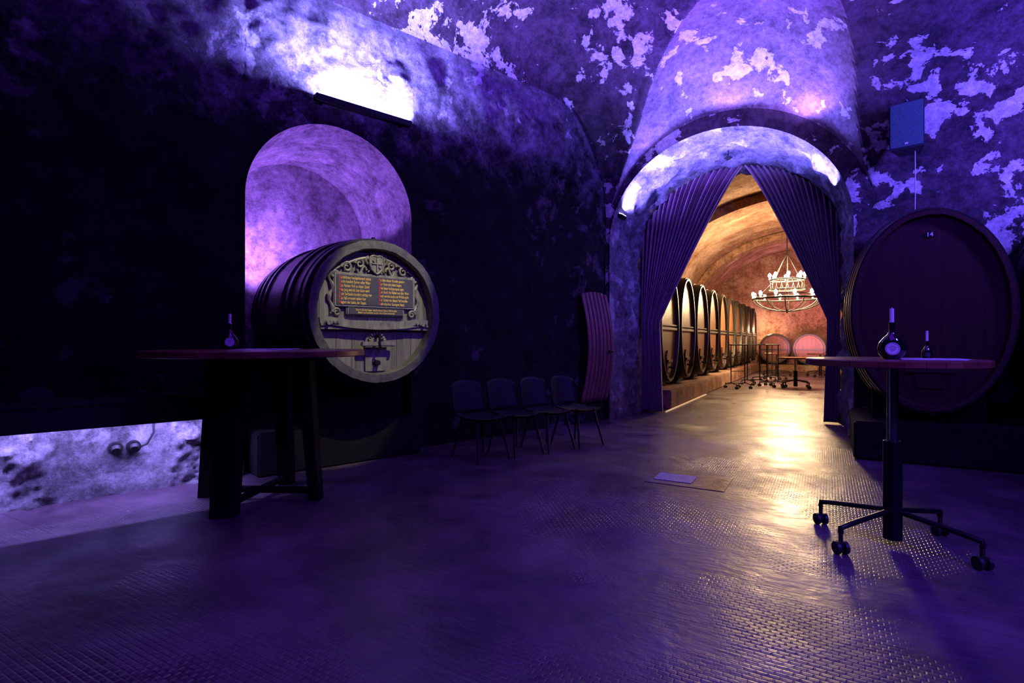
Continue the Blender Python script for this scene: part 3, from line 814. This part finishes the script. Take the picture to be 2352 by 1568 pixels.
rt = root('twin_power_socket', 'two round black wall sockets with cable', 'socket', PW(0.50, WALLY-0.085, 0.33), AW)
for x in (-0.055, 0.065):
    mb = MB(); mb.tube([(x, 0, 0.045), (x, -0.05, 0.045)], [0.052, 0.047], 20); mb.tube([(x, -0.048, 0.045), (x, -0.075, 0.03)], [0.04, 0.03], 16)
    mb.obj('socket', M_RUBBER, rt, smooth=True)
mb = MB(); mb.tube([(0.08, -0.03, 0.03), (0.15, -0.05, 0.06), (0.20, -0.03, 0.15), (0.20, -0.01, 0.30), (0.19, 0, 0.40)], 0.008, 8); mb.obj('cable', M_RUBBER, rt, smooth=True)

# ------------------------------------------------------------------ chairs
def chair(loc, rz):
    rt = root('chair', 'black shell chair on splayed legs against dark wall', 'chair', loc, rz, 'row of chairs along wall')
    mb = MB(); mb.grid(lambda u, v: Vector(((u-.5)*0.42*(1-0.15*(v-.5)), (v-.5)*0.42, 0.45-0.02*cos((u-.5)*pi)-0.012*sin(v*pi)+0.02*v*v)), 10, 10)
    mb.grid(lambda u, v: Vector(((u-.5)*0.41*(1-0.15*(v-.5)), (v-.5)*0.41, 0.432-0.02*cos((u-.5)*pi)-0.012*sin(v*pi)+0.02*v*v)), 10, 10)
    mb.obj('seat', M_CHAIR, rt, smooth=True, fix=False)
    mb = MB(); mb.grid(lambda u, v: Vector(((u-.5)*0.40, 0.235+0.07*v-0.05*(2*abs(u-.5))**2, 0.47+0.34*v-0.05*v*(2*abs(u-.5))**3)), 12, 10)
    o = mb.obj('backrest', M_CHAIR, rt, smooth=True, fix=False); md = o.modifiers.new('t', 'SOLIDIFY'); md.thickness = 0.014
    for sx in (-1, 1):
        for sy in (-1, 1):
            mb = MB(); mb.tube([(sx*0.14, sy*0.13, 0.44), (sx*0.21, sy*0.23, 0.0)], [0.017, 0.010], 10); mb.obj('leg', M_CHAIR, rt, smooth=True)
    return rt
c0 = Vector((-0.33, 5.70, 0)); cd = Vector((0.82, 0.57, 0)).normalized()
ch = chair(c0, AW)
for i in (1, 2, 3): copy_tree(ch, c0+cd*0.45*i, AW)

# ------------------------------------------------------------------ door on left wall near archway
mb = MB(); npl = 7
xa, xb = 6.03, 6.64
for k in range(npl):
    def fn(u, v, k=k):
        x = xa+(xb-xa)*(k+u*0.94)/npl
        z = 0.32+1.62*v
        bow = 0.10*sin(pi*v)+0.02*sin(pi*u)
        return PW(x+0.05*sin(pi*v), WALLY-0.07-bow, z+0.04*sin(pi*(k+u)/npl)*v)
    mb.grid(fn, 6, 20)
dr = mb.obj('door_1', M_DOOR, smooth=True, fix=False); md = dr.modifiers.new('t', 'SOLIDIFY'); md.thickness = 0.03; struct(dr)
mb = MB()
mb.tube([PW(6.55, WALLY-0.16, 1.08), PW(6.55, WALLY-0.25, 1.08), PW(6.46, WALLY-0.25, 1.09)], 0.014, 8)
mb.obj('door_handle', M_IRON, dr, smooth=True)

# ------------------------------------------------------------------ lamps, speaker
rt = root('linear_washer_lamp', 'long black LED bar lamp fixed above the niche', 'lamp', PW(2.58, WALLY, 3.66), AW)
mb = MB(); mb.box((0, -0.12, 0.0), (1.08, 0.09, 0.06), bev=0.008); mb.obj('housing', M_BLACK, rt)
for x in (-0.45, 0.45):
    mb = MB(); mb.box((x, -0.04, -0.02), (0.03, 0.14, 0.02)); mb.obj('bracket', M_BLACK, rt)
mb = MB(); mb.box((0, -0.12, 0.033), (1.02, 0.05, 0.008)); mb.obj('led_lens', M_LEDV, rt)

rt = root('flood_lamp', 'small black LED floodlight fixed to rough pier', 'lamp', PT(-2.93, 8.30, 3.22), AT)
mb = MB(); mb.box((0.10, 0, 0), (0.10, 0.22, 0.05), Matrix.Rotation(radians(20), 3, 'Y'), bev=0.006); mb.obj('housing', M_BLACK, rt)
mb = MB(); mb.box((0.02, 0, -0.01), (0.10, 0.03, 0.02)); mb.obj('bracket', M_BLACK, rt)
mb = MB(); mb.box((0.11, 0, 0.028), (0.08, 0.19, 0.006), Matrix.Rotation(radians(20), 3, 'Y')); mb.obj('led_lens', M_LEDV, rt)
rt = root('ceiling_spotlight', 'tiny black spotlight hanging from arch soffit', 'lamp', PT(-1.30, 8.75, 3.98), AT)
mb = MB(); mb.tube([(0, 0, 0.22), (0, 0, 0.05)], 0.008, 6); mb.tube([(0, -0.05, 0.02), (0, 0.05, 0.05)], 0.035, 12); mb.tube([(-.06, 0, .04), (.06, 0, .04)], 0.012, 8)
mb.obj('housing', M_BLACK, rt, smooth=True)

rt = root('loudspeaker', 'blue-lit wedge loudspeaker hung on textured wall', 'speaker', PT(0.80, 7.6, 3.39), AT-radians(12))
mb = MB()
pts_t = [(-0.16, -0.17), (0.16, -0.17), (0.10, 0.14), (-0.10, 0.14)]
vs = [(x, y, 0.0) for x, y in pts_t]+[(x, y, 0.52) for x, y in pts_t]
mb.add(vs, [(0, 1, 2, 3), (7, 6, 5, 4), (0, 4, 5, 1), (1, 5, 6, 2), (2, 6, 7, 3), (3, 7, 4, 0)]); mb.obj('cabinet', M_SPK, rt)
mb = MB(); mb.box((0, -0.178, 0.26), (0.30, 0.014, 0.49), bev=0.004); g = mb.obj('grille', M_GRILLE, rt)
mb = MB(); mb.box((0, -0.187, 0.05), (0.03, 0.003, 0.02)); mb.obj('badge', M_WHITE, g)
mb = MB(); mb.tube([(0, 0.0, 0.52), (0.0, 0.05, 0.60), (0.02, 0.16, 0.62), (0.03, 0.36, 0.60)], 0.012, 8); mb.obj('bracket', M_BLACK, rt, smooth=True)
mb = MB(); mb.tube([(0.06, 0.0, 0.0), (0.06, 0.02, -0.4), (0.055, 0.03, -0.85)], 0.006, 6); mb.obj('lower_cable', M_GRAY, rt, smooth=True)
mb = MB(); mb.tube([(0.02, 0.0, 0.52), (-0.03, -0.02, 0.62), (0.04, 0.0, 0.70), (0.03, 0.08, 0.74), (0.03, .22, .76)], 0.006, 6); mb.obj('upper_cable', M_GRAY, rt, smooth=True)

rt = root('floor_hatch', 'metal floor hatch with printed plate set in floor', 'hatch', (1.47, 4.86, 0), AT)
mb = MB(); mb.box((0.12, 0, 0.002), (0.66, 0.50, 0.004)); mb.obj('hatch_frame', M_HATCH, rt)
mb = MB(); mb.box((0, 0, 0.006), (0.33, 0.27, 0.004)); mb.obj('hatch_plate', M_PRINT, rt)

mb = MB(); mb.box((0, 1.8, 0.012), (0.02, 3.6, 0.02)); meta(mb.obj('floor_light_strip', M_LEDW, loc=PT(-2.42, 9.45, 0), rz=AT), 'thin glowing strip along the barrel plinth foot', 'light strip')

# ------------------------------------------------------------------ lights
def area(name, loc, target, sx, sy, col, en, spread=None):
    l = bpy.data.lights.new(name, 'AREA'); l.shape = 'RECTANGLE'; l.size = sx; l.size_y = sy; l.color = col; l.energy = en
    if spread: l.spread = radians(spread)
    o = bpy.data.objects.new(name, l); COL.objects.link(o); o.location = loc
    d = Vector(target)-Vector(loc); o.rotation_euler = d.to_track_quat('-Z', 'Y').to_euler(); return o
def point(name, loc, col, en, r=0.05):
    l = bpy.data.lights.new(name, 'POINT'); l.color = col; l.energy = en; l.shadow_soft_size = r
    o = bpy.data.objects.new(name, l); COL.objects.link(o); o.location = loc; return o
def spot(name, loc, target, col, en, ang, blend=0.3, r=0.03):
    l = bpy.data.lights.new(name, 'SPOT'); l.color = col; l.energy = en; l.spot_size = radians(ang); l.spot_blend = blend; l.shadow_soft_size = r
    o = bpy.data.objects.new(name, l); COL.objects.link(o); o.location = loc
    d = Vector(target)-Vector(loc); o.rotation_euler = d.to_track_quat('-Z', 'Y').to_euler(); return o
BLUE = (0.18, 0.15, 1.0); VIO = (0.18, 0.04, 1.0); PUR = (0.40, 0.10, 1.0); LAV = (0.30, 0.16, 1.0); WARM = (1.0, 0.62, 0.31)
area('washer_light', PW(2.58, WALLY-0.17, 3.72), PW(2.58, WALLY-0.02, 4.9), 1.0, 0.05, (0.27, 0.24, 1.0), 470)
spot('niche_light', PW(1.66, WALLY+0.70, 2.02), PW(2.2, WALLY+1.3, 3.2), (0.36, 0.17, 1.0), 230, 170, 0.6, 0.05)
area('niche_fill', PW(2.0, WALLY+0.2, 1.2), PW(2.4, WALLY+1.0, 3.2), 0.3, 0.3, PUR, 60)
spot('pier_flood', PT(-2.75, 8.28, 3.32), PT(-2.5, 8.6, 4.2), BLUE, 800, 150, 0.9, 0.05)
area('soffit_fill', PT(-1.1, 8.25, 3.3), PT(-1.1, 8.3, 4.4), 2.4, 0.2, (0.18, 0.15, 1.0), 210, 130)  # hidden area light, added to brighten the top of the soffit
up = Vector((0, 0, 1))
def lun(s, z, en, t=7.92):
    p = PT(s, t, z); spot('lunette_spot', p, p-T*0.45+up*0.89, LAV, en, 155, 0.9, 0.05)
lun(-1.2, 4.32, 60); lun(-0.30, 3.98, 150); lun(-2.3, 3.98, 25)
spot('lunette_fill', (1.0, 0.2, 2.2), PT(-0.85, 7.2, 5.0), LAV, 2500, 32, 0.8, 0.1)  # unseen spot beside the camera, added to brighten the lunette
spot('ceiling_fill', PW(5.2, 2.4, 2.4), PW(3.6, 3.0, 6.0), VIO, 2000, 125, 0.9, 0.2)  # invisible uplight without a fixture, added for the ceiling patches
area('upper_wall_wash', PT(3.0, 6.0, 3.6), PT(1.4, 8.0, 4.6), 0.3, 0.8, (0.14, 0.08, 1.0), 340)
area('hall_ambience', (0.6, 0.5, 4.6), (0.3, 2.8, 0), 3.0, 3.0, (0.17, 0.008, 1.0), 100)
area('hall_blue', (3.5, -0.5, 4.0), (2.6, 2.0, 0), 0.6, 0.6, (0.13, 0.07, 1.0), 85, 90)
area('bench_light', PW(-0.2, WALLY-0.33, 0.74), PW(-0.2, WALLY-0.1, 0.0), 3.0, 0.02, (0.32, 0.25, 1.0), 70)
tgt = PW(BX, BY+0.05, 1.56)
spot('barrel_spot', PW(BX+0.7, BY-2.3, 4.7), tgt, (1.0, 0.93, 0.58), 760, 18, 0.3, 0.03)
CP = PT(CS, CT, 0)
point('chandelier_low', CP+Vector((0, 0, 2.75)), WARM, 900, 0.4)
point('chandelier_high', CP+Vector((0, 0, 3.35)), WARM, 320, 0.3)
point('back_glow', PT(-2.2, 25.4, 1.75), (1.0, 0.55, 0.3), 70, 0.1)
area('cellar_pink', PT(-0.5, 23.5, 1.0), PT(0, 25.5, 5), 2, .5, (1.0, 0.32, 0.5), 150)
w = bpy.data.worlds.new('world'); scene.world = w; w.use_nodes = True
w.node_tree.nodes['Background'].inputs[0].default_value = (0.02, 0.01, 0.06, 1); w.node_tree.nodes['Background'].inputs[1].default_value = 0.1
